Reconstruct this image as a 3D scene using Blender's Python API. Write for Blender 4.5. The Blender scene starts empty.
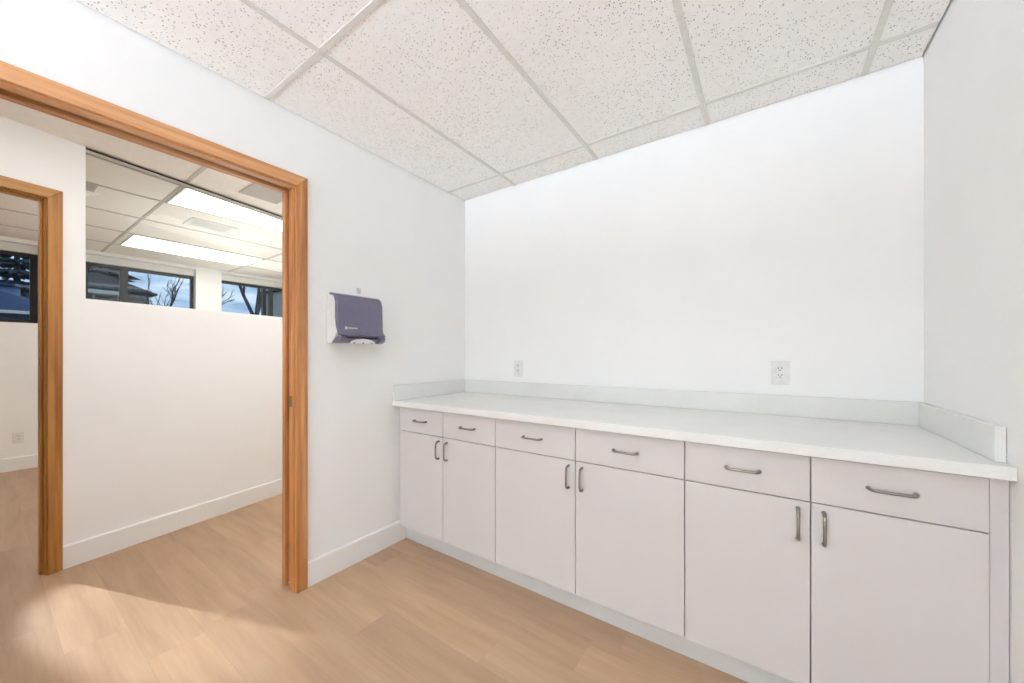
import bpy, bmesh, math, random
from mathutils import Vector, Matrix
random.seed(7)
S = bpy.context.scene
COL = S.collection

# ---------------------------------------------------------------- camera
cam_d = bpy.data.cameras.new('camera')
cam_d.sensor_fit = 'HORIZONTAL'
cam_d.sensor_width = 36.0
cam_d.lens = 369.51 / 1024 * 36.0
cam_d.shift_y = (355.19 - 341.5) / 1024
cam_d.clip_start = 0.02
cam = bpy.data.objects.new('camera', cam_d)
cam.location = (1.9674, -2.2021, 1.2026)
cam.rotation_euler = (math.pi / 2, 0, 0.6028)
COL.objects.link(cam)
S.camera = cam

# ---------------------------------------------------------------- world, exposure
S.view_settings.view_transform = 'Standard'
S.view_settings.look = 'None'
S.view_settings.gamma = 1.0
S.view_settings.use_curve_mapping = False
S.view_settings.exposure = 0.04
S.cycles.use_denoising = True
S.cycles.max_bounces = 16
S.cycles.diffuse_bounces = 10
S.cycles.transparent_max_bounces = 16
S.cycles.sample_clamp_indirect = 6.0

LIGHT_PANEL = 5.2       # the room's ceiling panel above the viewer
FILL_DOWN = 20.0       # added fill pendants behind the viewer: downwards
FILL_UP = 225.0        # and upwards
LIGHT_FAR = 6.0         # panels in the room beyond the corridor
FILL_HALL = 5.2        # added unseen panels that brighten the corridor
FILL_TORCH = 62.0      # added uplighter that brightens the corridor
FILL_TORCH_FAR = 18.5  # added uplighters for the far room ceiling
ADDED_SPOT = 1250.0       # added spotlight for the light band on the corridor floor
SKY = 1.5

W_ = bpy.data.worlds.new('sky')
S.world = W_
W_.use_nodes = True
nt = W_.node_tree
nt.nodes.clear()
n_out = nt.nodes.new('ShaderNodeOutputWorld')
n_bg = nt.nodes.new('ShaderNodeBackground')
n_tc = nt.nodes.new('ShaderNodeTexCoord')
n_mp = nt.nodes.new('ShaderNodeMapping')
n_mp.inputs['Scale'].default_value = (2.2, 2.2, 11.0)
n_no = nt.nodes.new('ShaderNodeTexNoise')
n_no.inputs['Scale'].default_value = 2.6
n_no.inputs['Detail'].default_value = 5
n_rp = nt.nodes.new('ShaderNodeValToRGB')
n_rp.color_ramp.elements[0].position = 0.36
n_rp.color_ramp.elements[0].color = (0.26, 0.42, 0.64, 1)
n_rp.color_ramp.elements[1].position = 0.57
n_rp.color_ramp.elements[1].color = (0.86, 0.92, 1.0, 1)
nt.links.new(n_tc.outputs['Generated'], n_mp.inputs['Vector'])
nt.links.new(n_mp.outputs['Vector'], n_no.inputs['Vector'])
nt.links.new(n_no.outputs['Fac'], n_rp.inputs['Fac'])
nt.links.new(n_rp.outputs['Color'], n_bg.inputs['Color'])
n_bg.inputs['Strength'].default_value = SKY
nt.links.new(n_bg.outputs['Background'], n_out.inputs['Surface'])

# ---------------------------------------------------------------- dimensions
H = 2.4245            # ceiling
WID = 2.4982          # room width (left wall x=0, back wall y=0)
YF = -6.40            # wall behind the camera
TH = 0.12             # left wall thickness
FARX = -4.495         # face of the window wall in the far room
AW = 0.178           # the corridor wall stands at this angle to the room
XW = -1.397           # its face at y = -1.35
Y0S, Y1N = -4.60, 1.70


# ---------------------------------------------------------------- materials
def lin(r, g, b):
    f = lambda c: ((c / 255 + 0.055) / 1.055) ** 2.4 if c > 10.3 else c / 255 / 12.92
    return (f(r), f(g), f(b), 1.0)


class NT:
    """small helper around a material's node tree"""
    def __init__(self, name):
        self.m = bpy.data.materials.new(name)
        self.m.use_nodes = True
        self.t = self.m.node_tree
        self.b = self.t.nodes['Principled BSDF']
        self.out = self.t.nodes['Material Output']

    def n(self, typ, **kw):
        nd = self.t.nodes.new('ShaderNode' + typ)
        for k, v in kw.items():
            if k.startswith('i_'):
                nd.inputs[k[2:].replace('_', ' ')].default_value = v
            else:
                setattr(nd, k, v)
        return nd

    def l(self, a, b):
        self.t.links.new(a, b)

    def coords(self, scale=(1, 1, 1), space='Object'):
        tc = self.n('TexCoord')
        mp = self.n('Mapping')
        mp.inputs['Scale'].default_value = scale
        self.l(tc.outputs[space], mp.inputs['Vector'])
        return mp.outputs['Vector']

    def noise(self, vec, scale, detail=3, rough=0.5):
        nd = self.n('TexNoise')
        nd.inputs['Scale'].default_value = scale
        nd.inputs['Detail'].default_value = detail
        nd.inputs['Roughness'].default_value = rough
        self.l(vec, nd.inputs['Vector'])
        return nd.outputs['Fac']

    def ramp(self, fac, *stops):
        r = self.n('ValToRGB')
        els = r.color_ramp.elements
        while len(els) < len(stops):
            els.new(0.5)
        for e, (p, c) in zip(els, stops):
            e.position = p
            e.color = c if len(c) == 4 else (*c, 1)
        self.l(fac, r.inputs['Fac'])
        return r.outputs['Color']

    def math(self, op, a, b=None, c=None):
        nd = self.n('Math', operation=op)
        for i, v in enumerate((a, b, c)):
            if v is None:
                continue
            if isinstance(v, (int, float)):
                nd.inputs[i].default_value = v
            else:
                self.l(v, nd.inputs[i])
        return nd.outputs[0]

    def mix(self, fac, a, b, mode='MIX'):
        nd = self.n('Mix', data_type='RGBA', blend_type=mode)
        for k, v in ((0, fac), (6, a), (7, b)):
            if isinstance(v, (int, float)):
                nd.inputs[k].default_value = v
            elif isinstance(v, tuple):
                nd.inputs[k].default_value = v
            else:
                self.l(v, nd.inputs[k])
        return nd.outputs[2]

    def bump(self, h, strength=0.1, dist=0.01):
        nd = self.n('Bump')
        nd.inputs['Strength'].default_value = strength
        nd.inputs['Distance'].default_value = dist
        self.l(h, nd.inputs['Height'])
        self.l(nd.outputs['Normal'], self.b.inputs['Normal'])

    def base(self, v):
        if isinstance(v, tuple):
            self.b.inputs['Base Color'].default_value = v
        else:
            self.l(v, self.b.inputs['Base Color'])

    def set(self, **kw):
        for k, v in kw.items():
            self.b.inputs[k.replace('_', ' ')].default_value = v


def paint(name, col, rough=0.6, var=0.02, bump=0.04, scale=180):
    t = NT(name)
    v = t.coords()
    f = t.noise(v, 3.0, 2)
    c2 = tuple(max(0, x * (1 - var)) for x in col[:3]) + (1,)
    t.base(t.ramp(f, (0.3, c2), (0.7, col)))
    t.set(Roughness=rough)
    t.bump(t.noise(v, scale, 2), bump, 0.002)
    return t.m


def plain(name, col, rough=0.5, metal=0.0, **kw):
    t = NT(name)
    v = t.coords()
    f = t.noise(v, 40.0, 2)
    c2 = tuple(x * 0.93 for x in col[:3]) + (1,)
    t.base(t.ramp(f, (0.35, c2), (0.65, col)))
    t.set(Roughness=rough, Metallic=metal)
    for k, val in kw.items():
        t.b.inputs[k].default_value = val
    return t.m


def oak(name, axis, c_dark, c_mid, c_light):
    t = NT(name)
    sc = [38, 38, 38]
    sc[axis] = 1.6
    v = t.coords(tuple(sc))
    f1 = t.noise(v, 1.0, 5, 0.62)
    sc2 = [9, 9, 9]
    sc2[axis] = 0.9
    v2 = t.coords(tuple(sc2))
    f2 = t.noise(v2, 1.0, 3, 0.5)
    f = t.math('ADD', t.math('MULTIPLY', f1, 0.6), t.math('MULTIPLY', f2, 0.4))
    t.base(t.ramp(f, (0.36, c_dark), (0.5, c_mid), (0.64, c_light)))
    sc3 = [160, 160, 160]
    sc3[axis] = 5
    t.bump(t.noise(t.coords(tuple(sc3)), 1.0, 2), 0.15, 0.001)
    t.set(Roughness=0.42)
    return t.m


def emit(name, col, strength):
    t = NT(name)
    t.base((0.9, 0.9, 0.9, 1))
    v = t.coords()
    # prismatic lens of the diffuser
    vo = t.n('TexVoronoi')
    vo.inputs['Scale'].default_value = 70
    t.l(v, vo.inputs['Vector'])
    t.b.inputs['Emission Color'].default_value = col
    t.l(t.math('MULTIPLY', t.math('ADD', t.math('MULTIPLY', vo.outputs['Distance'], -0.15), 1.03), strength),
        t.b.inputs['Emission Strength'])
    return t.m


def glass(name, tint, gloss=0.06):
    t = NT(name)
    tr = t.n('BsdfTransparent')
    tr.inputs['Color'].default_value = tint
    gl = t.n('BsdfGlossy')
    gl.inputs['Roughness'].default_value = 0.01
    lw = t.n('LayerWeight')
    lw.inputs['Blend'].default_value = 0.12
    mx = t.n('MixShader')
    t.l(t.math('ADD', t.math('MULTIPLY', lw.outputs['Fresnel'], 0.10), gloss * 0.2), mx.inputs['Fac'])
    t.l(tr.outputs[0], mx.inputs[1])
    t.l(gl.outputs[0], mx.inputs[2])
    t.l(mx.outputs[0], t.out.inputs['Surface'])
    return t.m


def tile_material(name, col, holes=1.0):
    """mineral fibre ceiling tile: pinholes and short fissures"""
    t = NT(name)
    v = t.coords()
    vo = t.n('TexVoronoi')
    vo.inputs['Scale'].default_value = 120
    t.l(v, vo.inputs['Vector'])
    keep = t.n('SeparateColor')
    t.l(vo.outputs['Color'], keep.inputs[0])
    # a hole only in some cells, its radius varies
    rad = t.math('MULTIPLY', t.math('SUBTRACT', keep.outputs[0], 0.30), 0.56)
    hole = t.math('LESS_THAN', vo.outputs['Distance'], rad)
    vo2 = t.n('TexVoronoi')
    vo2.inputs['Scale'].default_value = 42
    mp = t.n('Mapping')
    mp.inputs['Rotation'].default_value = (0, 0, 0.6)
    mp.inputs['Scale'].default_value = (0.7, 1.5, 1)
    t.l(v, mp.inputs['Vector'])
    t.l(mp.outputs['Vector'], vo2.inputs['Vector'])
    k2 = t.n('SeparateColor')
    t.l(vo2.outputs['Color'], k2.inputs[0])
    fis = t.math('LESS_THAN', vo2.outputs['Distance'], t.math('MULTIPLY', t.math('SUBTRACT', k2.outputs[1], 0.60), 0.36))
    h = t.math('MAXIMUM', hole, fis)
    patch = t.ramp(t.noise(v, 2.2, 2), (0.36, (0.35, 0.35, 0.35)), (0.60, (1, 1, 1)))
    h = t.math('MULTIPLY', t.math('MULTIPLY', h, patch), holes)
    mott = t.ramp(t.noise(v, 30, 3), (0.3, tuple(c * 0.955 for c in col[:3])), (0.7, col))
    dark = tuple(c * 0.36 for c in col[:3]) + (1,)
    t.base(t.mix(h, mott, dark))
    t.set(Roughness=0.9)
    t.bump(t.math('SUBTRACT', t.noise(v, 120, 2), t.math('MULTIPLY', h, 2.0)), 0.25, 0.002)
    return t.m


def floor_material():
    """wood-look vinyl planks running along x"""
    t = NT('vinyl_planks')
    tc = t.n('TexCoord')
    sp = t.n('SeparateXYZ')
    t.l(tc.outputs['Object'], sp.inputs[0])
    X, Y = sp.outputs[0], sp.outputs[1]
    PW, PL = 0.182, 1.22
    ry = t.math('DIVIDE', t.math('ADD', Y, 1.272), PW)
    row = t.math('FLOOR', ry)
    wn = t.n('TexWhiteNoise', noise_dimensions='1D')
    t.l(row, wn.inputs['W'])
    xs = t.math('DIVIDE', t.math('ADD', X, t.math('MULTIPLY', wn.outputs['Value'], PL)), PL)
    col = t.math('FLOOR', xs)
    cb = t.n('CombineXYZ')
    t.l(row, cb.inputs[0])
    t.l(col, cb.inputs[1])
    wn2 = t.n('TexWhiteNoise', noise_dimensions='2D')
    t.l(cb.outputs[0], wn2.inputs['Vector'])
    rnd = wn2.outputs['Value']
    # grain, shifted per plank
    gv = t.n('CombineXYZ')
    t.l(t.math('ADD', t.math('MULTIPLY', X, 1.5), t.math('MULTIPLY', rnd, 37.0)), gv.inputs[0])
    t.l(t.math('ADD', t.math('MULTIPLY', Y, 13.0), t.math('MULTIPLY', rnd, 91.0)), gv.inputs[1])
    g1 = t.noise(gv.outputs[0], 1.0, 4, 0.55)
    gv2 = t.n('CombineXYZ')
    t.l(t.math('ADD', t.math('MULTIPLY', X, 4.0), t.math('MULTIPLY', rnd, 17.0)), gv2.inputs[0])
    t.l(t.math('ADD', t.math('MULTIPLY', Y, 70.0), t.math('MULTIPLY', rnd, 51.0)), gv2.inputs[1])
    g2 = t.noise(gv2.outputs[0], 1.0, 3, 0.6)
    f = t.math('ADD', t.math('MULTIPLY', g1, 0.72), t.math('MULTIPLY', g2, 0.28))
    base = t.ramp(f, (0.28, lin(155, 124, 97)), (0.50, lin(171, 140, 112)), (0.72, lin(182, 152, 123)))
    tone = t.ramp(rnd, (0.0, (0.88, 0.87, 0.86)), (0.5, (0.97, 0.97, 0.97)), (1.0, (1.05, 1.05, 1.04)))
    c = t.mix(1.0, base, tone, 'MULTIPLY')
    # fine seams
    fy = t.math('FRACT', ry)
    ey = t.math('LESS_THAN', t.math('MINIMUM', fy, t.math('SUBTRACT', 1.0, fy)), 0.006)
    fx = t.math('FRACT', xs)
    ex = t.math('LESS_THAN', t.math('MINIMUM', fx, t.math('SUBTRACT', 1.0, fx)), 0.0009)
    seam = t.math('MULTIPLY', t.math('MAXIMUM', ey, ex), 0.22)
    t.base(t.mix(seam, c, lin(120, 92, 68)))
    t.set(Roughness=0.42)
    t.b.inputs['Specular IOR Level'].default_value = 0.35
    t.bump(g2, 0.05, 0.001)
    return t.m


M = {}
M['wall'] = paint('wall_paint', (0.90, 0.90, 0.89, 1), 0.62)
M['trim'] = paint('white_trim_paint', (0.86, 0.855, 0.84, 1), 0.38, bump=0.02)
M['tile'] = tile_material('ceiling_tile', (0.945, 0.935, 0.915, 1))
M['tile_plain'] = tile_material('smooth_ceiling_tile', (0.87, 0.835, 0.775, 1), 0.12)
M['grid'] = plain('grid_white_metal', lin(222, 221, 216), 0.4)
M['grid_grey'] = plain('grid_grey_metal', lin(188, 184, 174), 0.4)
M['plenum'] = plain('plenum_dark', (0.05, 0.05, 0.05, 1), 0.9)
M['floor'] = floor_material()
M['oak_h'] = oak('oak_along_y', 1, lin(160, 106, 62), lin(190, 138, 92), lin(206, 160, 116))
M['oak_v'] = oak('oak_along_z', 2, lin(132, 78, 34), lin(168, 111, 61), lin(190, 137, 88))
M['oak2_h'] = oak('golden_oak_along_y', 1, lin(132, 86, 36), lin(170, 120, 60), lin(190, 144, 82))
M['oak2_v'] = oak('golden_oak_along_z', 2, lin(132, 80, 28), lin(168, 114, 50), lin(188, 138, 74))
M['slot'] = plain('slot_wood_and_gap_shade', lin(44, 28, 16), 0.8)
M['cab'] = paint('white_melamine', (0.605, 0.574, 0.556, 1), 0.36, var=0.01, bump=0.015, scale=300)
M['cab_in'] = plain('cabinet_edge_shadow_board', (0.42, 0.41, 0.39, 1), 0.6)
M['toe'] = paint('toe_kick_laminate', (0.62, 0.61, 0.59, 1), 0.45)
M['nickel'] = plain('brushed_dark_nickel', (0.30, 0.285, 0.26, 1), 0.32, 1.0)
M['plastic'] = plain('white_plastic', (0.80, 0.80, 0.785, 1), 0.35)
M['plastic_clear'] = plain('frosted_plastic', (0.70, 0.71, 0.70, 1), 0.25)
M['dark_slot'] = plain('socket_slot_black', (0.02, 0.02, 0.02, 1), 0.6)
M['smoke'] = plain('smoke_violet_plastic', (0.118, 0.105, 0.165, 1), 0.22)
M['smoke'].node_tree.nodes['Principled BSDF'].inputs['Coat Weight'].default_value = 0.4
M['smoke_dark'] = plain('dark_violet_plastic', (0.035, 0.030, 0.050, 1), 0.3)
M['paper'] = plain('paper_white', (0.80, 0.79, 0.80, 1), 0.8)
M['ink'] = plain('white_print', (0.85, 0.85, 0.9, 1), 0.5)
M['steel'] = plain('latch_brass', (0.16, 0.10, 0.05, 1), 0.5, 0.6)
M['vent'] = plain('vent_grey_metal', lin(188, 182, 172), 0.5)
M['vent_dark'] = plain('vent_grey_core', lin(176, 171, 162), 0.7)
M['black_frame'] = plain('black_aluminium', (0.006, 0.006, 0.008, 1), 0.5)
M['grey_frame'] = plain('bronze_aluminium', (0.022, 0.024, 0.026, 1), 0.4)
M['glass_in'] = glass('clear_interior_glass', (0.95, 0.965, 0.955, 1), 0.05)
M['glass_out'] = glass('window_glass', (0.74, 0.80, 0.86, 1), 0.06)
M['blind'] = paint('blind_cassette', (0.74, 0.75, 0.72, 1), 0.5)


def quartz():
    t = NT('white_quartz')
    v = t.coords()
    f = t.noise(v, 220, 2, 0.7)
    c = t.ramp(f, (0.28, (0.75, 0.75, 0.72, 1)), (0.44, (0.785, 0.785, 0.755, 1)), (0.75, (0.80, 0.80, 0.77, 1)))
    cl = t.ramp(t.noise(v, 4, 3), (0.4, (0.97, 0.97, 0.97)), (0.6, (1, 1, 1)))
    t.base(t.mix(1.0, c, cl, 'MULTIPLY'))
    t.set(Roughness=0.25)
    return t.m


M['quartz'] = quartz()
M['fill_down'] = emit('fill_diffuser_down', (0.66, 0.815, 0.975, 1), FILL_DOWN)
M['lamp_panel'] = emit('lit_diffuser_panel', (0.72, 0.84, 0.955, 1), LIGHT_PANEL)
M['fill_up'] = emit('fill_diffuser_up', (0.675, 0.805, 0.965, 1), FILL_UP)
M['fill_torch'] = emit('fill_bowl', (0.90, 0.94, 0.98, 1), FILL_TORCH)
M['fill_torch_far'] = emit('fill_bowl_far', (0.98, 0.98, 0.98, 1), FILL_TORCH_FAR)
M['lamp_far'] = emit('lit_diffuser_warm', (1.0, 0.97, 0.92, 1), LIGHT_FAR)
M['lamp_cool'] = emit('lit_diffuser_cool', (0.96, 0.99, 1.0, 1), LIGHT_FAR)
M['fill_hall'] = emit('fill_diffuser_hall', (0.92, 0.94, 0.96, 1), FILL_HALL)


# ---------------------------------------------------------------- mesh helpers
class MB:
    """collects shapes (world or local coordinates) into one mesh object"""
    def __init__(self):
        self.bm = bmesh.new()

    def add(self, verts, faces):
        vs = [self.bm.verts.new(v) for v in verts]
        fs = []
        for f in faces:
            try:
                fs.append(self.bm.faces.new([vs[i] for i in f]))
            except ValueError:
                pass
        return vs, fs

    def box(self, x0, x1, y0, y1, z0, z1, bevel=0.0, seg=2):
        vs, fs = self.add([(x0, y0, z0), (x1, y0, z0), (x1, y1, z0), (x0, y1, z0),
                           (x0, y0, z1), (x1, y0, z1), (x1, y1, z1), (x0, y1, z1)],
                          [(0, 3, 2, 1), (4, 5, 6, 7), (0, 1, 5, 4), (1, 2, 6, 5), (2, 3, 7, 6), (3, 0, 4, 7)])
        if bevel:
            es = list({e for f in fs for e in f.edges})
            bmesh.ops.bevel(self.bm, geom=es, offset=bevel, segments=seg, profile=0.6, affect='EDGES')
        return self

    def prism(self, pts, axis, a0, a1, bevel=0.0, seg=2):
        """extrude a closed outline along axis; pts give the two other axes in order"""
        def mk(p, a):
            q = list(p)
            q.insert(axis, a)
            return tuple(q)
        n = len(pts)
        vs = [mk(p, a0) for p in pts] + [mk(p, a1) for p in pts]
        faces = [tuple(range(n - 1, -1, -1)), tuple(range(n, 2 * n))]
        faces += [(i, (i + 1) % n, n + (i + 1) % n, n + i) for i in range(n)]
        v, fs = self.add(vs, faces)
        bmesh.ops.recalc_face_normals(self.bm, faces=fs)
        if bevel:
            es = list({e for f in fs[:2] for e in f.edges})
            bmesh.ops.bevel(self.bm, geom=es, offset=bevel, segments=seg, profile=0.6, affect='EDGES')
        return self

    def tube(self, path, r, seg=10, closed_caps=True):
        P = [Vector(p) for p in path]
        R = r if isinstance(r, (list, tuple)) else [r] * len(P)
        rings = []
        prev = None
        for i, p in enumerate(P):
            if i == 0:
                d = P[1] - P[0]
            elif i == len(P) - 1:
                d = P[-1] - P[-2]
            else:
                d = (P[i + 1] - P[i]).normalized() + (P[i] - P[i - 1]).normalized()
            d.normalize()
            if prev is None:
                u = d.orthogonal().normalized()
            else:
                u = (prev - d * prev.dot(d)).normalized()
            prev = u
            w = d.cross(u)
            rings.append([self.bm.verts.new(p + (u * math.cos(2 * math.pi * k / seg) + w * math.sin(2 * math.pi * k / seg)) * R[i])
                          for k in range(seg)])
        for a, b in zip(rings, rings[1:]):
            for k in range(seg):
                self.bm.faces.new((a[k], a[(k + 1) % seg], b[(k + 1) % seg], b[k]))
        if closed_caps:
            self.bm.faces.new(rings[0][::-1])
            self.bm.faces.new(rings[-1])
        return self

    def build(self, name, mat, parent=None, smooth=False, origin=None):
        bmesh.ops.recalc_face_normals(self.bm, faces=self.bm.faces[:])
        me = bpy.data.meshes.new(name)
        self.bm.to_mesh(me)
        self.bm.free()
        if origin is not None:
            me.transform(Matrix.Translation(-Vector(origin)))
        me.materials.append(mat)
        if smooth:
            for p in me.polygons:
                p.use_smooth = True
        o = bpy.data.objects.new(name, me)
        COL.objects.link(o)
        if parent is not None:
            o.parent = parent
        elif origin is not None:
            o.location = origin
        if smooth:
            md = o.modifiers.new('weighted', 'WEIGHTED_NORMAL')
            md.keep_sharp = True
        return o


def tag(o, label=None, cat=None, group=None, kind=None):
    if label:
        o['label'] = label
    if cat:
        o['category'] = cat
    if group:
        o['group'] = group
    if kind:
        o['kind'] = kind
    return o


def root(name, loc, label, cat, group=None, kind=None, rz=0.0):
    o = bpy.data.objects.new(name, None)
    o.empty_display_size = 0.1
    o.location = loc
    o.rotation_euler = (0, 0, rz)
    COL.objects.link(o)
    return tag(o, label, cat, group, kind)


def dup(r, loc, label, group=None, rz=None):
    """copy of a thing with its parts and sub-parts"""
    def cp(o, parent):
        c = o.copy()
        COL.objects.link(c)
        c.parent = parent
        for ch in o.children:
            cp(ch, c)
        return c
    c = r.copy()
    COL.objects.link(c)
    c.location = loc
    c['label'] = label
    if group:
        c['group'] = group
    if rz is not None:
        c.rotation_euler = (0, 0, rz)
    for ch in r.children:
        cp(ch, c)
    return c


def struct(name, mb, mat, label, cat):
    return tag(mb.build(name, mat), label, cat, kind='structure')


def wp(s, off=0.0):
    """point on the corridor wall: s along it from y=-1.35, off out towards the corridor"""
    return (XW - math.sin(AW) * s + math.cos(AW) * off, -1.35 + math.cos(AW) * s + math.sin(AW) * off)


# ================================================================ SETTING
# floor -----------------------------------------------------------------
struct('floor', MB().box(-4.9, WID + 0.14, YF - 0.1, Y1N + 0.1, -0.10, 0.0), M['floor'],
       'tan wood-look plank floor running through all the rooms', 'floor')

# room walls --------------------------------------------------------------
OP_R, OP_L, OP_T = -1.285, -2.215, 2.058       # doorway between the jamb faces
struct('wall_back', MB().box(0.0, WID, 0.0, TH, 0.0, H + 0.06), M['wall'],
       'white wall above the long countertop', 'wall')
struct('wall_right', MB().box(WID, WID + TH, YF, TH, 0.0, H + 0.06), M['wall'],
       'white wall at the right end of the countertop', 'wall')
struct('wall_front', MB().box(0.0, WID, YF - TH, YF, 0.0, H + 0.06), M['wall'],
       'white wall behind the viewer', 'wall')
mb = MB()
RO_R, RO_L, RO_T = OP_R + 0.022, OP_L - 0.022, OP_T + 0.050
mb.box(-TH, 0.0, RO_R, Y1N, 0.0, H + 0.06)
mb.box(-TH, 0.0, RO_L, RO_R, RO_T, H + 0.06)
mb.box(-TH, 0.0, YF - TH, RO_L, 0.0, H + 0.06)
struct('wall_left', mb, M['wall'], 'white wall with the oak framed doorway and the towel dispenser', 'wall')

# corridor wall, turned by AW: doorway on the left, high glass to its right ------
CT = 0.066                                 # thickness
S_JR, S_JL = -0.646, -1.50                  # doorway between jamb faces
G0, G1, GZ = -0.494, 1.60, 1.528            # high glass: from, to, sill height
cw = root('wall_corridor', (XW, -1.35, 0), 'white wall across the corridor with a doorway and a high glass panel', 'wall',
          kind='structure', rz=AW)
S_END = 3.0
mb = MB()                                   # local: x out of the wall, y along it
mb.box(-CT, 0, S_JR + 0.022, G0, 0, H + 0.06)
mb.box(-CT, 0, G0, G1, 0, GZ)
mb.box(-CT, 0, G1, S_END, 0, H + 0.06)
mb.box(-CT, 0, S_JL - 0.022, S_JR + 0.022, OP_T + 0.022, H + 0.06)
mb.box(-CT, 0, -3.3, S_JL - 0.022, 0, H + 0.06)
mb.build('wall_panel', M['wall'], cw)

# far room and corridor end walls
struct('wall_north', MB().box(-4.9, -TH, Y1N, Y1N + TH, 0, H + 0.06), M['wall'], 'white end wall of the corridor and far room', 'wall')
struct('wall_south', MB().box(-4.9, -TH, Y0S - TH, Y0S, 0, H + 0.06), M['wall'], 'white end wall of the corridor and far room on the viewer side', 'wall')

# window wall of the far room
FT = 0.22
WZ0, WZ1 = 1.545, 2.385
WIN = [(-3.40, -1.811), (-1.480, -0.480), (-0.190, 1.10)]
mb = MB()
mb.box(FARX - FT, FARX, Y0S, Y1N, 0, WZ0)
mb.box(FARX - FT, FARX, Y0S, Y1N, WZ1, H + 0.06)
edges = [Y0S] + [e for w in WIN for e in w] + [Y1N]
for i in range(0, len(edges), 2):
    mb.box(FARX - FT, FARX, edges[i], edges[i + 1], WZ0, WZ1)
struct('wall_far', mb, M['wall'], 'white wall with the strip of high windows in the far room', 'wall')

# ceilings -------------------------------------------------------------------
def ceiling(name, x0, x1, y0, y1, xs, ys, mat, gmat, label, bar=0.024, drop=0.004):
    c = MB().box(x0, x1, y0, y1, H, H + 0.03).build(name, mat)
    tag(c, label, 'ceiling', kind='structure')
    g = MB()
    for x in xs:
        g.box(x - bar / 2, x + bar / 2, y0 + 0.001, y1 - 0.001, H - drop, H + 0.002, 0.0012, 1)
    xe = sorted([x0] + list(xs) + [x1])
    for y in ys:
        for a, b in zip(xe, xe[1:]):
            a2 = a + (bar / 2 if a != x0 else 0.001)
            b2 = b - (bar / 2 if b != x1 else 0.001)
            g.box(a2, b2, y - bar / 2, y + bar / 2, H - drop * 0.8, H + 0.002, 0.0012, 1)
    g.build('suspension_grid', gmat, c)
    return c


GAP = 0.008
RX = [0.4877, 1.0998, 1.7119, 2.318]
RY = [-0.1921, -1.4158, -2.6395, -3.8632, -5.0869]
ceiling('ceiling', GAP, WID - GAP, YF + GAP, -GAP, RX, RY, M['tile'], M['grid'],
        'white speckled tile ceiling over the room with the countertop')
FX = [-0.695, -1.34, -1.985, -2.63, -3.275, -3.92]
FY = [1.145, -0.105, -1.355, -2.605, -3.855]
ceiling('ceiling', FARX + GAP, -TH - GAP, Y0S + GAP, Y1N - GAP, [FX[0]] + FX[2:], FY, M['tile_plain'], M['grid_grey'],
        'beige tile ceiling over the corridor and far room')
# dark void above the tiles, closed off from the sky
struct('trim_1', MB().box(-4.9, WID + 0.14, YF - 0.15, Y1N + 0.15, H + 0.07, H + 0.12), M['plenum'],
       'dark roof deck above the ceiling tiles', 'roof')


# baseboards ---------------------------------------------------------------
def board_profile(t=0.014, h=0.128):
    return [(0.0, 0.0), (t, 0.0), (t, h - 0.006), (t - 0.004, h), (0.0, h)]


CAB_TOE = -0.592
mb = MB()
mb.prism(board_profile(), 1, OP_R + 0.058, CAB_TOE - 0.001)
struct('baseboard_left', mb, M['trim'], 'white baseboard between the oak doorway and the cabinets', 'baseboard')
mb = MB()
mb.prism([(FARX + p, z * 1.08) for p, z in board_profile()], 1, Y0S, Y1N)
struct('baseboard_far', mb, M['trim'], 'white baseboard under the far room windows', 'baseboard')
bb = root('baseboard_corridor', (XW, -1.35, 0), 'long white baseboard across the corridor', 'baseboard', kind='structure', rz=AW)
mb = MB()
mb.prism(board_profile(), 1, S_JR + 0.058, S_END - 0.05)
mb.build('board', M['trim'], bb)


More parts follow.
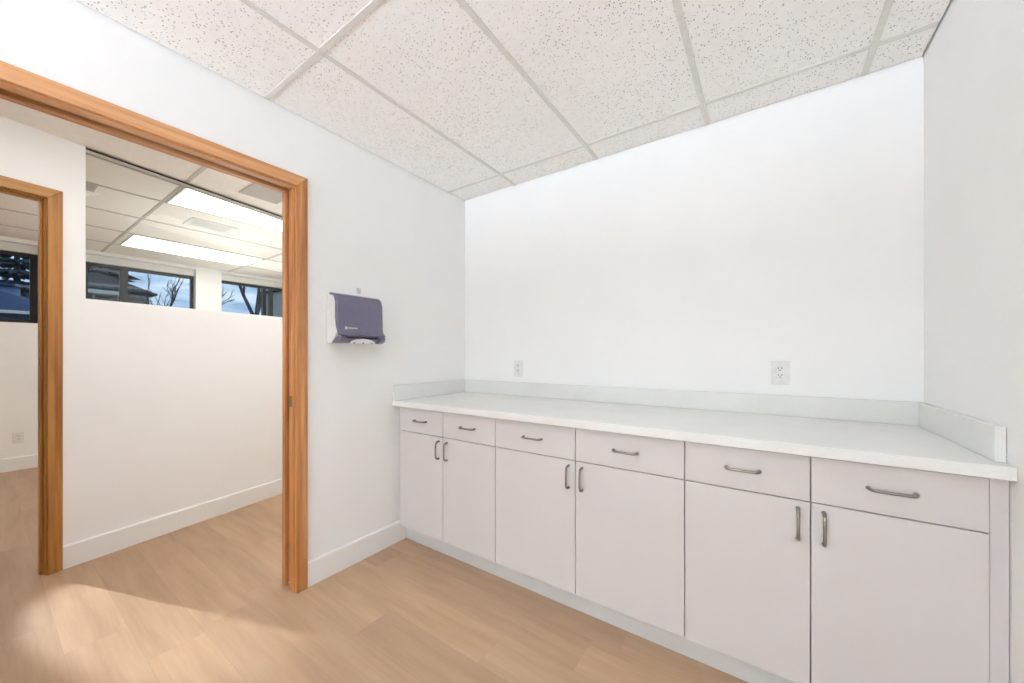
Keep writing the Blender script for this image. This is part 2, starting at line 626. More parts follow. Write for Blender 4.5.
# ---------------------------------------------------------------- oak doorway of the room (door_1)
def doorway_parts(r, mats, yr, yl, top, face_x, depth, off, slot=None, pocket=True):
    """frame in local coordinates: wall face at x=face_x, going back to -depth; opening y yl..yr"""
    mv, mh = mats
    cwid, ct, rev = 0.056, 0.020, 0.006
    bev = 0.004
    o = Vector(off)
    # side casings and head casing, mitred, room side
    def casing(name, pts, mat):
        m = MB()
        m.prism(pts, 0, face_x, face_x + ct, bev, 3)
        return m.build(name, mat, r, origin=o)
    zt = top
    casing('side_casing', [(yr + cwid, 0.0), (yr + cwid, zt + cwid), (yr, zt), (yr, 0.0)], mv)
    casing('side_casing', [(yl - cwid, 0.0), (yl, 0.0), (yl, zt), (yl - cwid, zt + cwid)], mv)
    casing('head_casing', [(yl - cwid, zt + cwid), (yl, zt), (yr, zt), (yr + cwid, zt + cwid)], mh)
    yr2, yl2, zt2 = yr - rev, yl + rev, zt - rev
    if pocket:
        a0, a1 = slot
        m = MB().box(a1, face_x + 0.001, yr2, yr2 + 0.020, 0, zt2, 0.002, 1)
        m.build('jamb_strip', mv, r, origin=o)
        m = MB().box(-depth, a0, yr2, yr2 + 0.020, 0, zt2, 0.002, 1)
        m.build('jamb_strip', mv, r, origin=o)
        m = MB().box(-depth, face_x + 0.001, yl2 - 0.020, yl2, 0, zt2, 0.002, 1)
        m.build('jamb', mv, r, origin=o)
        m = MB().box(a1, face_x + 0.001, yl2 - 0.02, yr2 + 0.02, zt2, zt2 + 0.020, 0.002, 1)
        m.build('head_strip', mh, r, origin=o)
        m = MB().box(-depth, a0, yl2 - 0.02, yr2 + 0.02, zt2, zt2 + 0.020, 0.002, 1)
        m.build('head_strip', mh, r, origin=o)
        m = MB().box(a0 - 0.004, a1 + 0.004, yl2 - 0.02, yr2 + 0.02, zt2 + 0.040, zt2 + 0.046)
        m.build('door_track', M['slot'], r, origin=o)
    else:
        for s, y in ((1, yr2), (-1, yl2)):
            m = MB().box(-depth, face_x + 0.001, min(y, y + s * 0.02), max(y, y + s * 0.02), 0, zt2 + 0.02, 0.002, 1)
            m.build('jamb', mv, r, origin=o)
            m = MB().box(-0.050, -0.024, min(y, y - s * 0.011), max(y, y - s * 0.011), 0, zt2, 0.002, 1)
            m.build('door_stop', mv, r, origin=o)
        m = MB().box(-depth, face_x + 0.001, yl2, yr2, zt2, zt2 + 0.02, 0.002, 1)
        m.build('head_jamb', mh, r, origin=o)
        m = MB().box(-0.050, -0.024, yl2 + 0.011, yr2 - 0.011, zt2 - 0.011, zt2, 0.002, 1)
        m.build('head_stop', mh, r, origin=o)
    if not pocket:
        return
    # casings on the other face
    for nm, pts, mt in (('side_casing', [(yr + cwid, 0.0), (yr + cwid, zt + cwid), (yr, zt), (yr, 0.0)], mv),
                        ('side_casing', [(yl - cwid, 0.0), (yl, 0.0), (yl, zt), (yl - cwid, zt + cwid)], mv),
                        ('head_casing', [(yl - cwid, zt + cwid), (yl, zt), (yr, zt), (yr + cwid, zt + cwid)], mh)):
        m = MB()
        m.prism(pts, 0, -depth - ct * 0.7, -depth, bev, 2)
        m.build(nm, mt, r, origin=o)


d1 = root('door_1', (0, OP_R, 0), 'oak framed pocket doorway from the room into the corridor', 'doorway', kind='structure')
doorway_parts(d1, (M['oak_v'], M['oak_h']), OP_R, OP_L, OP_T, 0.0, TH, (0, OP_R, 0), slot=(-0.088, -0.042), pocket=True)
# the door itself, slid away into the wall pocket: only its edge shows in the slot
dp = MB().box(-0.0845, -0.0455, OP_R + 0.0105, OP_R + 0.016, 0.025, 2.045, 0.001, 1).build('door_edge', M['oak_v'], d1, origin=(0, OP_R, 0))
m = MB().box(-0.0385, -0.0125, OP_R - 0.0072, OP_R - 0.0060, 0.940, 0.995, 0.0004, 1)
lp = m.build('strike_plate', M['steel'], d1, origin=(0, OP_R, 0))

d2 = root('door_2', (XW, -1.35, 0), 'golden oak framed doorway across the corridor', 'doorway', kind='structure', rz=AW)
doorway_parts(d2, (M['oak2_v'], M['oak2_h']), S_JR + 0.004, S_JL - 0.004, OP_T + 0.004, 0.0, CT, (0, 0, 0), pocket=False)

# ---------------------------------------------------------------- high interior glass
w4 = root('window_4', (XW, -1.35, 0), 'high frameless glass panel in the corridor wall, reaching the ceiling', 'interior window',
          kind='structure', rz=AW)
m = MB().box(-CT / 2 - 0.005, -CT / 2 + 0.005, G0 + 0.002, G1 - 0.002, GZ + 0.002, H - 0.012)
m.build('pane', M['glass_in'], w4)
m = MB()
m.box(-CT / 2 - 0.020, -CT / 2 - 0.008, G0 + 0.001, G1 - 0.001, H - 0.028, H - 0.0055, 0.001, 1)
m.box(-CT / 2 + 0.008, -CT / 2 + 0.020, G0 + 0.001, G1 - 0.001, H - 0.028, H - 0.0055, 0.001, 1)
m.build('head_channel', M['grid_grey'], w4)
m = MB().box(-CT / 2 + 0.0205, -CT / 2 + 0.026, G0 + 0.001, G1 - 0.001, H - 0.013, H - 0.0055)  # dark strip drawn in for the shadow gap above the glass
m.build('head_shadow_gap', M['slot'], w4)
m = MB().box(-CT / 2 - 0.012, -CT / 2 + 0.012, G0 + 0.001, G1 - 0.001, GZ, GZ + 0.008, 0.001, 1)
m.build('sill_channel', M['trim'], w4)


# ---------------------------------------------------------------- far room windows
def far_window(idx, y0, y1, mull, fmat, label, mw=0.072, frame=0.030):
    x = FARX - 0.125
    o = Vector((x, (y0 + y1) / 2, WZ0))
    r = root('window_%d' % idx, o, label, 'window', kind='structure')
    zt = 2.296
    e = 0.002
    m = MB()
    m.box(x - 0.03, x + 0.03, y0 + e, y1 - e, WZ0 + e, WZ0 + 0.040, 0.003, 1)
    m.box(x - 0.03, x + 0.03, y0 + e, y1 - e, zt - 0.035, zt, 0.003, 1)
    m.box(x - 0.03, x + 0.03, y0 + e, y0 + frame, WZ0 + 0.040, zt - 0.035, 0.003, 1)
    m.box(x - 0.03, x + 0.03, y1 - frame, y1 - e, WZ0 + 0.040, zt - 0.035, 0.003, 1)
    m.build('frame', fmat, r, origin=o)
    ed = [y0 + frame]
    for c in mull:
        m = MB().box(x - 0.028, x + 0.032, c - mw / 2, c + mw / 2, WZ0 + 0.040, zt - 0.035, 0.003, 1)
        m.build('mullion', fmat, r, origin=o)
        ed += [c - mw / 2, c + mw / 2]
    ed.append(y1 - frame)
    for a, b in zip(ed[0::2], ed[1::2]):
        m = MB().box(x - 0.004, x + 0.004, a, b, WZ0 + 0.040, zt - 0.035)
        m.build('pane', M['glass_out'], r, origin=o)
    m = MB().box(x - 0.035, x + 0.075, y0 + e, y1 - e, zt + 0.001, WZ1 - e, 0.004, 2)
    m.build('head_panel', M['blind'], r, origin=o)
    return r


far_window(1, WIN[0][0], WIN[0][1], [-2.62], M['black_frame'], 'black framed window of the far room seen through the corridor doorway', frame=0.055)
far_window(2, WIN[1][0], WIN[1][1], [-1.155], M['grey_frame'], 'high window with one dark mullion, left through the interior glass')
far_window(3, WIN[2][0], WIN[2][1], [0.40, 0.50], M['grey_frame'], 'high window with two mullions, right through the interior glass', mw=0.052)


# ---------------------------------------------------------------- ceiling lights and vents
def light(x0, x1, y0, y1, mat, label, group=None, skew=0.0):
    o = Vector(((x0 + x1) / 2, (y0 + y1) / 2, H))
    r = root('ceiling_light', o, label, 'ceiling light', group)
    f = 0.014
    m = MB()
    z0, z1 = H - 0.0075, H - 0.0005
    m.box(x0, x1, y0, y0 + f, z0, z1)
    m.box(x0, x1 - skew, y1 - f, y1, z0, z1)
    m.box(x0, x0 + f, y0 + f, y1 - f, z0, z1)
    m.prism([(x1 - f, y0 + f), (x1, y0 + f), (x1 - skew, y1 - f), (x1 - f - skew, y1 - f)], 2, z0, z1)
    m.build('frame', M['grid'], r, origin=o)
    m = MB().prism([(x0 + f, y0 + f), (x1 - f, y0 + f), (x1 - f - skew, y1 - f), (x0 + f, y1 - f)], 2, H - 0.006, H - 0.001)
    m.build('diffuser', mat, r, origin=o)
    return r


def fill_pendant(x0, x1, y0, y1, z0, z1, label):
    """added fill light on hangers: sends most of its light up to the ceiling, some down"""
    o = Vector(((x0 + x1) / 2, (y0 + y1) / 2, z0))
    r = root('added_pendant_light', o, label, 'ceiling light')
    m = MB()
    f = 0.012
    m.box(x0, x1, y0, y0 + f, z0, z1, 0.002, 1)
    m.box(x0, x1, y1 - f, y1, z0, z1, 0.002, 1)
    m.box(x0, x0 + f, y0 + f, y1 - f, z0, z1, 0.002, 1)
    m.box(x1 - f, x1, y0 + f, y1 - f, z0, z1, 0.002, 1)
    m.box(x0 + f, x1 - f, y0 + f, y1 - f, (z0 + z1) / 2 - 0.004, (z0 + z1) / 2 + 0.004)
    m.build('housing', M['grid'], r, origin=o)
    MB().box(x0 + f, x1 - f, y0 + f, y1 - f, z1 - 0.012, z1 - 0.006).build('upper_diffuser', M['fill_up'], r, origin=o)
    MB().box(x0 + f, x1 - f, y0 + f, y1 - f, z0 + 0.006, z0 + 0.012).build('lower_diffuser', M['fill_down'], r, origin=o)
    for yy in (y0 + 0.15, y1 - 0.15):
        MB().tube([((x0 + x1) / 2, yy, (z0 + z1) / 2), ((x0 + x1) / 2, yy, H - 0.001)], 0.004, 8).build('hanger', M['grid'], r, origin=o)
    return r


fill_pendant(0.40, 1.45, -5.20, -4.55, 1.62, 1.69, 'added white suspended fill light behind the viewer, the nearer of two')  # unseen pendants added to brighten ceiling and walls evenly
fill_pendant(0.40, 1.45, -6.20, -5.55, 1.62, 1.69, 'added white suspended fill light behind the viewer, the further of two')
light(RX[1] + 0.014, RX[2] - 0.014, RY[2] + 0.014, RY[1] - 0.014, M['lamp_panel'],
      'ceiling light panel over the room with the countertop, above the viewer')
GL = 'light panels in the far room ceiling'
light(FX[2] + 0.014, -1.495, FY[2] + 0.014, FY[1] - 0.014, M['lamp_cool'], 'bright cool ceiling light panel nearest the interior glass', GL, skew=0.222)
light(FX[5] + 0.014, FX[4] - 0.014, FY[2] + 0.055, FY[1] - 0.014, M['lamp_far'], 'warm ceiling light panel near the far windows', GL)
light(FX[4] + 0.014, FX[3] - 0.014, FY[4] + 0.014, FY[3] - 0.014, M['lamp_far'], 'ceiling light panel of the far room, out of sight beyond the golden oak doorway', GL)
# added unseen spotlight that lays the light band on the corridor floor
SP, AIM = Vector((-4.2, -3.08, 1.95)), Vector((-0.42, -1.72, 0.0))
sl = root('added_spotlight', (SP.x, SP.y, H), 'added white spotlight, unseen in the far room, aimed through the golden oak doorway', 'spotlight')
dv = (AIM - SP).normalized()
MB().tube([(SP.x, SP.y, H - 0.001), tuple(SP - dv * 0.05)], 0.008, 8).build('stem', M['grid'], sl, origin=(SP.x, SP.y, H))
MB().tube([tuple(SP - dv * 0.11), tuple(SP - dv * 0.10), tuple(SP - dv * 0.012)], [0.025, 0.038, 0.042], 16).build('lamp_head', M['grid'], sl, smooth=True, origin=(SP.x, SP.y, H))
ld = bpy.data.lights.new('added_spot_lamp', 'SPOT')
ld.energy = ADDED_SPOT
ld.color = (0.92, 0.98, 1.0)
ld.spot_size = math.radians(9.5)
ld.spot_blend = 0.5
ld.shadow_soft_size = 0.03
lo_ = bpy.data.objects.new('added_spot_lamp', ld)
COL.objects.link(lo_)
lo_.parent = sl
lo_.location = SP - Vector((SP.x, SP.y, H))
lo_.rotation_euler = dv.to_track_quat('-Z', 'Y').to_euler()
light(FX[0] + 0.05, -TH - 0.03, -1.0, 0.2, M['fill_hall'], 'added fill light panel at the hidden end of the corridor')  # unseen panel added to brighten the corridor
light(FX[0] + 0.05, -TH - 0.03, FY[2] - 1.20, FY[2] - 0.014, M['fill_hall'], 'added fill light panel over the corridor, hidden behind the oak door head')  # second added panel, same purpose


def lathe(mb, c, prof, seg=32):
    rings = []
    for rr, z in prof:
        rings.append([mb.bm.verts.new((c[0] + rr * math.cos(2 * math.pi * k / seg), c[1] + rr * math.sin(2 * math.pi * k / seg), z)) for k in range(seg)])
    for a, b in zip(rings, rings[1:]):
        for k in range(seg):
            mb.bm.faces.new((a[k], a[(k + 1) % seg], b[(k + 1) % seg], b[k]))
    mb.bm.faces.new(rings[0][::-1])
    mb.bm.faces.new(rings[-1])
    return mb


def fill_torchiere(x, y, mat, label):  # unseen uplighter added to brighten the ceilings beyond the doorway
    o = Vector((x, y, 0))
    r = root('added_uplighter', o, label, 'floor lamp', 'added uplighters')
    lathe(MB(), (x, y), [(0.15, 0.0), (0.15, 0.018), (0.03, 0.035), (0.014, 0.06)]).build('base', M['nickel'], r, smooth=True, origin=o)
    MB().tube([(x, y, 0.05), (x, y, 1.36)], 0.012, 10).build('pole', M['nickel'], r, smooth=True, origin=o)
    lathe(MB(), (x, y), [(0.03, 1.355), (0.12, 1.375), (0.21, 1.43), (0.24, 1.475), (0.232, 1.475), (0.20, 1.435), (0.11, 1.385), (0.02, 1.38)]
          ).build('bowl', M['nickel'], r, smooth=True, origin=o)
    lathe(MB(), (x, y), [(0.215, 1.462), (0.222, 1.470)]).build('lamp_diffuser', mat, r, origin=o)
    return r


t0 = fill_torchiere(-2.35, -0.70, M['fill_torch_far'], 'added uplighter in the far room behind the corridor wall, under the high glass')
dup(t0, (-3.55, -0.10, 0), 'added uplighter in the far room close to the high windows, below their sill')
fill_torchiere(-0.70, 0.75, M['fill_torch'], 'added uplighter in the corridor, hidden behind the wall with the towel dispenser')


def vent(x0, x1, y0, y1, label, border=0.02, slats=9, mat=None, core=None):
    o = Vector(((x0 + x1) / 2, (y0 + y1) / 2, H))
    r = root('ceiling_vent', o, label, 'air vent')
    mat = mat or M['vent']
    z0, z1 = H - 0.006, H - 0.0005
    m = MB()
    m.box(x0, x1, y0, y0 + border, z0, z1, 0.002, 1)
    m.box(x0, x1, y1 - border, y1, z0, z1, 0.002, 1)
    m.box(x0, x0 + border, y0 + border, y1 - border, z0, z1, 0.002, 1)
    m.box(x1 - border, x1, y0 + border, y1 - border, z0, z1, 0.002, 1)
    m.build('frame', mat, r, origin=o)
    m = MB().box(x0 + border, x1 - border, y0 + border, y1 - border, H - 0.0025, H - 0.001)
    m.build('backing', core or M['vent_dark'], r, origin=o)
    m = MB()
    n = slats
    for i in range(n):
        c = x0 + border + (i + 0.5) * (x1 - x0 - 2 * border) / n
        w = (x1 - x0 - 2 * border) / n * 0.30
        m.box(c - w, c + w, y0 + border, y1 - border, H - 0.0050, H - 0.0026)
    m.build('louvre', mat, r, origin=o)
    return r


vent(-1.285, -1.000, -1.085, -0.825, 'grey louvred vent in the corridor ceiling beside the oak frame', 0.012, 12)
vent(-2.500, -2.215, -1.115, -0.765, 'pale louvred vent between the two ceiling light panels of the far room', 0.040, 7,
     M['grid'], M['vent'])
vent(-2.170, -1.960, -1.950, -1.700, 'small grey vent at the left edge of the interior glass', 0.014, 9)

# ================================================================ CABINETS
FRONT = -0.662          # face of doors and drawers
CAR = -0.642            # face of the carcass
ZB, ZD0, ZD1, ZT = 0.118, 0.7225, 0.7262, 0.872
G_ = 0.0018             # half gap


def pull(parent, o, c, vertical):
    """bent rod pull, feet on the front face"""
    L, D, R = 0.1, 0.027, 0.0051
    a = L / 2
    prof = [(-a, 0.0), (-a, D * 0.35), (-a + 0.003, D * 0.72), (-a + 0.009, D * 0.94), (-a + 0.018, D),
            (-a * 0.35, D * 1.03), (0, D * 1.04), (a * 0.35, D * 1.03),
            (a - 0.018, D), (a - 0.009, D * 0.94), (a - 0.003, D * 0.72), (a, D * 0.35), (a, 0.0)]
    rr = [R * 1.25, R * 1.05, R, R, R, R * 0.96, R * 0.94, R * 0.96, R, R, R, R * 1.05, R * 1.25]
    pts = []
    for s, d in prof:
        if vertical:
            pts.append((c[0], FRONT - d, c[1] + s))
        else:
            pts.append((c[0] + s, FRONT - d, c[1]))
    m = MB().tube(pts, rr, 12)
    return m.build('handle', M['nickel'], parent, smooth=True, origin=o)


def cabinet(x0, xm, x1, label, filler=None):
    o = Vector(((x0 + x1) / 2, (CAR) / 2, 0.0))
    r = root('base_cabinet', o, label, 'cabinet', 'base cabinets under the countertop')
    bx0, bx1 = x0 + 0.0005, x1 - 0.0005
    # carcass: sides, bottom, back, face rails
    m = MB()
    m.box(bx0, bx0 + 0.018, CAR, -0.004, ZB, 0.8775)
    m.box(bx1 - 0.018, bx1, CAR, -0.004, ZB, 0.8775)
    m.box(bx0 + 0.018, bx1 - 0.018, CAR, -0.004, ZB, ZB + 0.018)
    m.box(bx0 + 0.018, bx1 - 0.018, -0.012, -0.004, ZB + 0.018, 0.8775)
    m.box(bx0 + 0.018, bx1 - 0.018, CAR, CAR + 0.018, ZD0 - 0.030, ZD1 + 0.030)
    m.box(bx0 + 0.018, bx1 - 0.018, CAR, CAR + 0.018, ZT - 0.02, 0.8775)
    m.box(xm - 0.012, xm + 0.012, CAR, CAR + 0.018, ZB + 0.018, ZD0 - 0.030)
    m.box(xm - 0.012, xm + 0.012, CAR, CAR + 0.018, ZD1 + 0.030, ZT - 0.02)
    m.build('body', M['cab_in'], r, origin=o)
    for a, b in ((x0, xm), (xm, x1)):
        d = MB().box(a + G_, b - G_, FRONT, CAR - 0.001, ZD1, ZT, 0.0012, 2).build('drawer', M['cab'], r, origin=o)
        pull(d, o, ((a + b) / 2, 0.800), False)
    for a, b, hx in ((x0, xm, xm - 0.033), (xm, x1, xm + 0.033)):
        d = MB().box(a + G_, b - G_, FRONT, CAR - 0.001, ZB + 0.001, ZD0, 0.0012, 2).build('door', M['cab'], r, origin=o)
        pull(d, o, (hx, 0.648), True)
    if filler:
        fy = CAR if filler[1] > 1 else CAR + 0.004
        m = MB().box(filler[0], filler[1], fy - (0.012 if filler[1] > 1 else 0.0), CAR + 0.02, ZB, 0.8775, 0.001, 1)
        m.build('filler_strip', M['cab'], r, origin=o)
    return r


XS = [0.042, 0.420, 0.802, 1.255, 1.710, 2.086, 2.461]
cabinet(XS[0], XS[1], XS[2], 'white base cabinet in the left corner, against the wall with the towel dispenser', (0.002, XS[0] - 0.001))
cabinet(XS[2], XS[3], XS[4], 'white base cabinet in the middle of the row, the widest of the three')
cabinet(XS[4], XS[5], XS[6], 'white base cabinet at the right end of the row, nearest the right wall', (XS[6] + 0.001, WID - 0.002))
o = Vector((WID / 2, CAB_TOE + 0.008, 0))
tk = MB().box(0.002, WID - 0.002, CAB_TOE, CAB_TOE + 0.016, 0.0, 0.1165, 0.001, 1).build('toe_kick', M['toe'], origin=o)
tag(tk, 'long white toe kick board under the row of cabinets', 'toe kick')

# countertop ------------------------------------------------------------------
CF = -0.6928
o = Vector((WID / 2, CF / 2, 0.879))
ct = root('countertop', o, 'long white quartz countertop with raised backsplash on the base cabinets', 'countertop')
MB().box(0.0015, WID - 0.0015, CF, -0.0015, 0.879, 0.914, 0.003, 2).build('slab', M['quartz'], ct, origin=o)
ZS = 1.0106
MB().box(0.0015, WID - 0.0015, -0.0215, -0.0015, 0.9142, ZS, 0.002, 2).build('backsplash', M['quartz'], ct, origin=o)
MB().box(0.0015, 0.0215, CF + 0.001, -0.0218, 0.9142, ZS, 0.002, 2).build('side_splash', M['quartz'], ct, origin=o)
MB().box(WID - 0.0215, WID - 0.0015, -0.638, -0.0218, 0.9142, ZS, 0.002, 2).build('side_splash', M['quartz'], ct, origin=o)


# ================================================================ SMALL THINGS
def outlet(loc, label, rz, group=None, w=0.072, h=0.115):
    """local: face towards -y, back on y=0"""
    r = root('wall_outlet', loc, label, 'outlet', group, rz=rz)
    m = MB().box(-w / 2, w / 2, -0.0065, -0.0003, -h / 2, h / 2, 0.003, 3)
    m.build('cover_plate', M['plastic'], r)
    rc = MB().box(-0.0168, 0.0168, -0.0082, -0.0060, -0.034, 0.034, 0.001, 2).build('receptacle', M['plastic'], r)
    m = MB()
    for zc in (0.019, -0.013):
        m.box(-0.0085, -0.0055, -0.0086, -0.0078, zc - 0.001, zc + 0.007)
        m.box(0.0055, 0.0085, -0.0086, -0.0078, zc - 0.001, zc + 0.007)
        pts = [(0.0028 * math.cos(a), zc - 0.008 + 0.0028 * math.sin(a)) for a in [i * math.pi / 5 for i in range(10)]]
        m.prism(pts, 1, -0.0086, -0.0078)
    m.build('socket_slots', M['dark_slot'], rc)
    for zc in (0.046, -0.046):
        pts = [(0.0026 * math.cos(a), zc + 0.0026 * math.sin(a)) for a in [i * math.pi / 5 for i in range(10)]]
        MB().prism(pts, 1, -0.0072, -0.0060).build('screw', M['grid'], r)
    return r


ou = outlet((2.022, 0, 1.118), 'white outlet above the counter, on the back wall towards the right corner', 0.0)
dup(ou, (0.508, 0, 1.109), 'white outlet above the counter, on the back wall near the left corner')
dup(ou, (FARX, -1.944, 0.340), 'white outlet low on the far room wall, seen through the corridor doorway', rz=math.pi / 2)

# paper towel dispenser --------------------------------------------------------
DY0, DY1, DZ = -1.120, -0.850, 1.266
o = Vector((0, (DY0 + DY1) / 2, DZ))
pt = root('paper_towel_dispenser', o, 'dark violet paper towel dispenser with white sides on the left wall', 'towel dispenser')


def dprism(pts, y0, y1, bev=0.0, seg=3):
    return MB().prism([(x, z + DZ) for x, z in pts], 1, y0, y1, bev, seg)


shell = [(0.0005, 0.004), (0.045, 0.002), (0.068, 0.020), (0.100, 0.062), (0.092, 0.085), (0.085, 0.130), (0.085, 0.225),
         (0.072, 0.252), (0.034, 0.264), (0.0005, 0.266)]
dprism(shell, DY0, DY1, 0.004, 2).build('back_shell', M['plastic'], pt, origin=o)
# front cover: wraps the front and top of the shell
cover = [(0.030, 0.275), (0.062, 0.272), (0.088, 0.262), (0.105, 0.243), (0.112, 0.215), (0.1155, 0.150), (0.1175, 0.076),
         (0.126, 0.060), (0.138, 0.050), (0.141, 0.044), (0.138, 0.040),
         (0.116, 0.041), (0.106, 0.064), (0.0935, 0.088), (0.0865, 0.130), (0.0865, 0.220), (0.073, 0.2535), (0.030, 0.266)]
cv = dprism(cover, DY0 - 0.003, DY1 + 0.003, 0.0035, 3).build('front_cover', M['smoke'], pt, smooth=True, origin=o)
# lower lip: two cheeks and a set-back middle
cheek = [(0.050, 0.002), (0.110, 0.000), (0.134, 0.010), (0.142, 0.028), (0.1395, 0.0395), (0.105, 0.0395), (0.070, 0.020)]
for a, b in ((DY0 - 0.003, DY0 + 0.030), (DY1 - 0.030, DY1 + 0.003)):
    dprism(cheek, a, b, 0.005, 3).build('cheek', M['smoke'], pt, smooth=True, origin=o)
mid = [(0.052, 0.003), (0.112, 0.002), (0.119, 0.024), (0.113, 0.0390), (0.104, 0.0390), (0.072, 0.020)]
dprism(mid, DY0 + 0.0305, DY1 - 0.0305, 0.002, 2).build('throat', M['smoke'], pt, origin=o)
# the towel showing in the throat: a half ellipse
yc = (DY0 + DY1) / 2 + 0.006
pts = [(yc + 0.078 * math.cos(a), DZ + 0.001 + 0.026 * math.sin(a)) for a in [math.pi * i / 24 for i in range(25)]]
m = MB().prism(pts, 0, 0.1175, 0.1225, 0.001, 1)
m.build('paper_towel', M['paper'], pt, origin=o)
for k in (-0.055, 0.0, 0.055):
    MB().box(0.116, 0.124, yc + k - 0.004, yc + k + 0.004, DZ - 0.001, DZ + 0.007, 0.001, 1).build('tear_tooth', M['smoke_dark'], pt, origin=o)


def text_mesh(s, size, extrude=0.0003):
    cu = bpy.data.curves.new('lettering', 'FONT')
    cu.body = s
    cu.size = size
    cu.extrude = extrude
    cu.align_x = 'LEFT'
    ob = bpy.data.objects.new('lettering', cu)
    COL.objects.link(ob)
    bpy.context.view_layer.update()
    dg = bpy.context.evaluated_depsgraph_get()
    me = bpy.data.meshes.new_from_object(ob.evaluated_get(dg))
    bpy.data.objects.remove(ob)
    return me


me = text_mesh('SAN JAMAR', 0.0108, 0.0006)
# letters lie on the cover front: text x -> world y, text y -> world z, facing +x
me.transform(Matrix(((0, 0, 1, 0), (1, 0, 0, 0), (0, 1, 0, 0), (0, 0, 0, 1))))
fx = 0.1186
me.transform(Matrix.Translation((fx, DY0 + 0.053 - o.y, 0.0795)))
me.materials.append(M['ink'])
lo = bpy.data.objects.new('lettering', me)
COL.objects.link(lo)
lo.parent = cv
m = MB()
pts = [(DY0 + 0.042 + 0.0065 * math.cos(a), DZ + 0.0830 + 0.0075 * math.sin(a)) for a in [i * math.pi / 8 for i in range(16)]]
m.prism(pts, 0, fx - 0.004, fx + 0.0004)
m.build('emblem', M['ink'], cv, origin=o)

# small hook above the dispenser
o = Vector((0, -0.930, 1.562))
hk = root('wall_hook', o, 'small clear plastic hook on the wall right above the towel dispenser', 'hook')
MB().box(0.0003, 0.003, -0.943, -0.917, 1.562, 1.596, 0.001, 2).build('back_plate', M['plastic_clear'], hk, origin=o)
pth = [(0.003, -0.930, 1.588), (0.012, -0.930, 1.584), (0.016, -0.930, 1.574), (0.013, -0.930, 1.567), (0.010, -0.930, 1.566)]
MB().tube(pth, 0.0028, 8).build('hook_arm', M['plastic_clear'], hk, smooth=True, origin=o)

# ================================================================ OUTSIDE
M['siding'] = plain('grey_siding', lin(118, 112, 110), 0.8)
M['roof'] = plain('dark_shingles', lin(62, 60, 64), 0.9)
M['fascia'] = plain('pale_fascia', lin(222, 216, 205), 0.6)
M['siding_blue'] = plain('slate_siding', lin(58, 78, 104), 0.8)
M['siding_pale'] = plain('pale_blue_siding', lin(128, 160, 196), 0.8)
M['roof_blue'] = plain('navy_shingles', lin(44, 66, 98), 0.9)
M['bark'] = plain('wet_bark', lin(66, 70, 78), 0.9)
M['needles'] = plain('blue_green_needles', lin(48, 66, 74), 0.9)
M['grass'] = plain('winter_grass', lin(92, 98, 80), 0.95)
M['brick'] = plain('grey_render', lin(176, 178, 172), 0.9)

struct('trim_2', MB().box(-60, FARX - FT - 0.02, -40, 40, -0.45, -0.30), M['grass'], 'winter lawn outside the far windows', 'ground')


def house(x0, x1, y0, y1, zw, zr, mats, label, over=0.35, gutter=True):
    o = Vector(((x0 + x1) / 2, (y0 + y1) / 2, -0.30))
    r = root('house', o, label, 'house')
    MB().box(x0, x1, y0, y1, -0.30, zw).build('wall', mats[0], r, origin=o)
    # hip roof
    ym = (y0 + y1) / 2
    dx = (x1 - x0) / 2 + over
    xm = (x0 + x1) / 2
    hy = max((y1 - y0) / 2 + over - dx, 0.2)
    e = [(x0 - over, y0 - over, zw), (x1 + over, y0 - over, zw), (x1 + over, y1 + over, zw), (x0 - over, y1 + over, zw)]
    e2 = [(a, b, c + 0.10) for a, b, c in e]
    rd = [(xm, ym - hy, zr), (xm, ym + hy, zr)]
    m = MB()
    m.add(e + e2 + rd, [(3, 2, 1, 0), (0, 1, 5, 4), (1, 2, 6, 5), (2, 3, 7, 6), (3, 0, 4, 7),
                        (4, 5, 8), (5, 6, 9, 8), (6, 7, 9), (7, 4, 8, 9)])
    m.build('roof', mats[1], r, origin=o)
    if gutter:
        m = MB().box(x1 + over + 0.005, x1 + over + 0.12, y0 - over, y1 + over, zw + 0.0, zw + 0.11, 0.01, 1)
        m.build('gutter', mats[2], r, origin=o)
    return r


house(-33.0, -28.0, 0.10, 3.62, 4.72, 6.05, (M['siding'], M['roof'], M['roof']), 'grey house with dark roof outside the middle far window', 0.28, True)
# pale edged porch roof in front of it
o = Vector((-26.6, 1.2, -0.30))
pr_ = root('porch', o, 'pale edged porch roof on posts in front of the grey house', 'porch')
MB().box(-27.55, -26.0, 0.2, 2.20, 4.36, 4.54, 0.01, 1).build('porch_roof', M['fascia'], pr_, origin=o)
for yy in (0.35, 1.2, 2.05):
    MB().box(-26.2, -26.08, yy - 0.06, yy + 0.06, -0.30, 4.358, 0.006, 1).build('post', M['siding'], pr_, origin=o)
MB().box(-27.5, -27.4, 0.25, 2.15, -0.30, 4.358).build('porch_wall', M['siding'], pr_, origin=o)
house(-24.0, -19.5, -9.0, 0.10, 2.62, 3.78, (M['siding_blue'], M['roof_blue'], M['fascia']), 'low slate blue house outside the black framed window', 0.25, True)
house(-33.0, -28.0, -9.0, -0.95, 4.50, 5.05, (M['siding_pale'], M['roof_blue'], M['roof_blue']), 'pale blue house behind the slate blue one', 0.20, True)
house(-14.5, -10.6, 4.30, 9.5, 3.6, 4.4, (M['brick'], M['roof'], M['roof']), 'grey rendered house outside the right far window', 0.12, False)


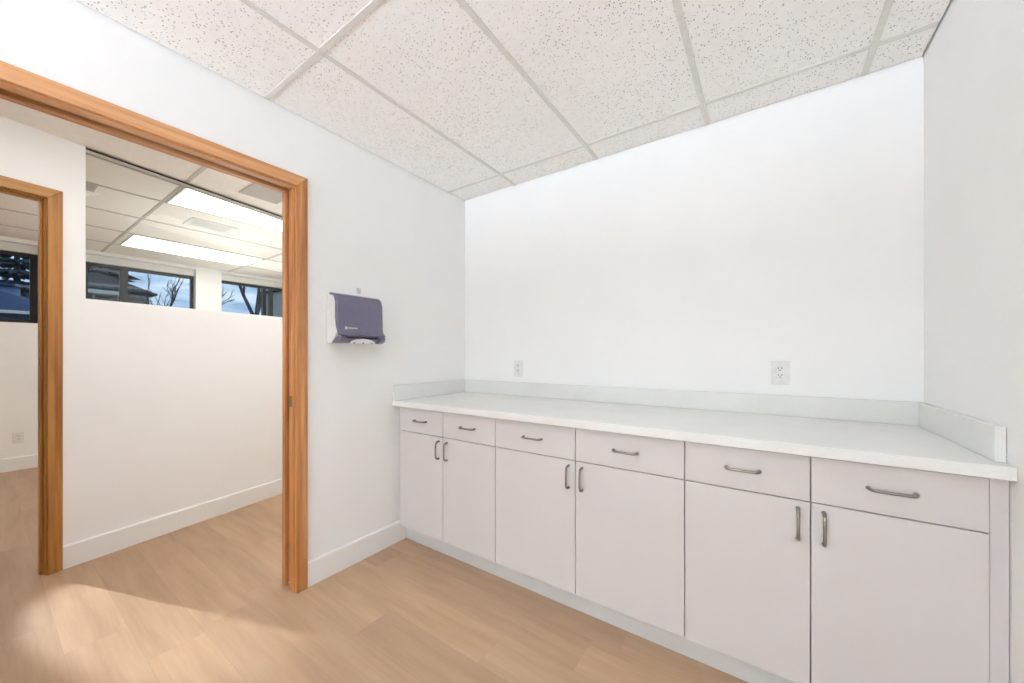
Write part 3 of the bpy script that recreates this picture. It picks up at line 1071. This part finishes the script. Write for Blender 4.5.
def conifer(x, y, h, rad, label, seed, layers=30):
    rnd = random.Random(seed)
    o = Vector((x, y, -0.30))
    r = root('conifer', o, label, 'tree')
    MB().tube([(x, y, -0.3), (x + 0.03, y, h * 0.5), (x, y, h)], [rad * 0.09, rad * 0.06, 0.02], 8).build('trunk', M['bark'], r, smooth=True, origin=o)
    m = MB()
    for i in range(layers):
        t = i / (layers - 1)
        z = 0.5 + t * (h - 0.6) + rnd.uniform(-0.1, 0.1)
        R = rad * (1 - t) ** 0.8 + 0.08
        n = 19
        ph = rnd.random() * 6
        for k in range(n):
            a = ph + 2 * math.pi * k / n + rnd.uniform(-0.15, 0.15)
            L = R * rnd.uniform(0.5, 1.15)
            d = Vector((math.cos(a), math.sin(a), 0))
            s = Vector((-math.sin(a), math.cos(a), 0))
            w = L * rnd.uniform(0.10, 0.19)
            b = Vector((x, y, z))
            dr = -L * rnd.uniform(0.08, 0.30)
            tip = b + d * L + Vector((0, 0, dr))
            mid1 = b + d * L * 0.55 + Vector((0, 0, dr * 0.35))
            m.add([b + Vector((0, 0, 0.04)), mid1 + s * w, tip, mid1 - s * w, mid1 + Vector((0, 0, 0.10 * L)), mid1 - Vector((0, 0, 0.14 * L))],
                  [(0, 1, 4), (1, 2, 4), (2, 3, 4), (3, 0, 4), (1, 0, 5), (2, 1, 5), (3, 2, 5), (0, 3, 5)])
    m.build('branches', M['needles'], r, origin=o)
    return r


conifer(-38.0, 2.7, 14.0, 3.9, 'dark conifer behind the grey house outside the middle window', 3)
conifer(-50.0, -0.2, 15.0, 3.4, 'dark conifer far behind the pale blue house outside the black framed window', 5, 34)


def bare_tree(x, y, h, label, seed, lean=(0, 0)):
    rnd = random.Random(seed)
    o = Vector((x, y, -0.30))
    r = root('bare_tree', o, label, 'tree')
    mt = MB()
    top = Vector((x + lean[0], y + lean[1], h * 0.45))
    mt.tube([(x, y, -0.3), (x + lean[0] * .4, y + lean[1] * .4, h * 0.2), tuple(top)], [0.14, 0.11, 0.085], 8)

    def grow(mbr, p, d, L, rad, depth):
        q = p + d * L * 0.5 + Vector((rnd.uniform(-.05, .05), rnd.uniform(-.08, .08), rnd.uniform(0, .06))) * L
        e = q + (d + Vector((0, 0, 0.15))).normalized() * L * 0.5
        mbr.tube([tuple(p), tuple(q), tuple(e)], [rad, rad * 0.8, rad * 0.6], 6)
        if depth == 0:
            return
        for _ in range(3):
            a = Vector((rnd.uniform(-.6, .6), rnd.uniform(-.9, .9), rnd.uniform(-.15, .6)))
            grow(mbr, q if rnd.random() < .35 else e, (d + a).normalized(), L * rnd.uniform(.55, .8), rad * 0.58, depth - 1)
    for k in range(4):
        dd = Vector((rnd.uniform(-.5, .5), rnd.uniform(-.8, .8), 0.9)).normalized()
        mbr = MB()
        grow(mbr, top, dd, h * 0.30, 0.062, 3)
        mbr.build('branch', M['bark'], r, smooth=True, origin=o)
    mt.build('trunk', M['bark'], r, smooth=True, origin=o)
    return r


bare_tree(-12.0, 2.75, 5.2, 'bare winter tree with many branches outside the right far window', 11, (0.2, 0.25))
bare_tree(-22.0, 3.9, 4.6, 'bare winter tree standing further off, right of the grey house', 23, (0.1, -0.5))
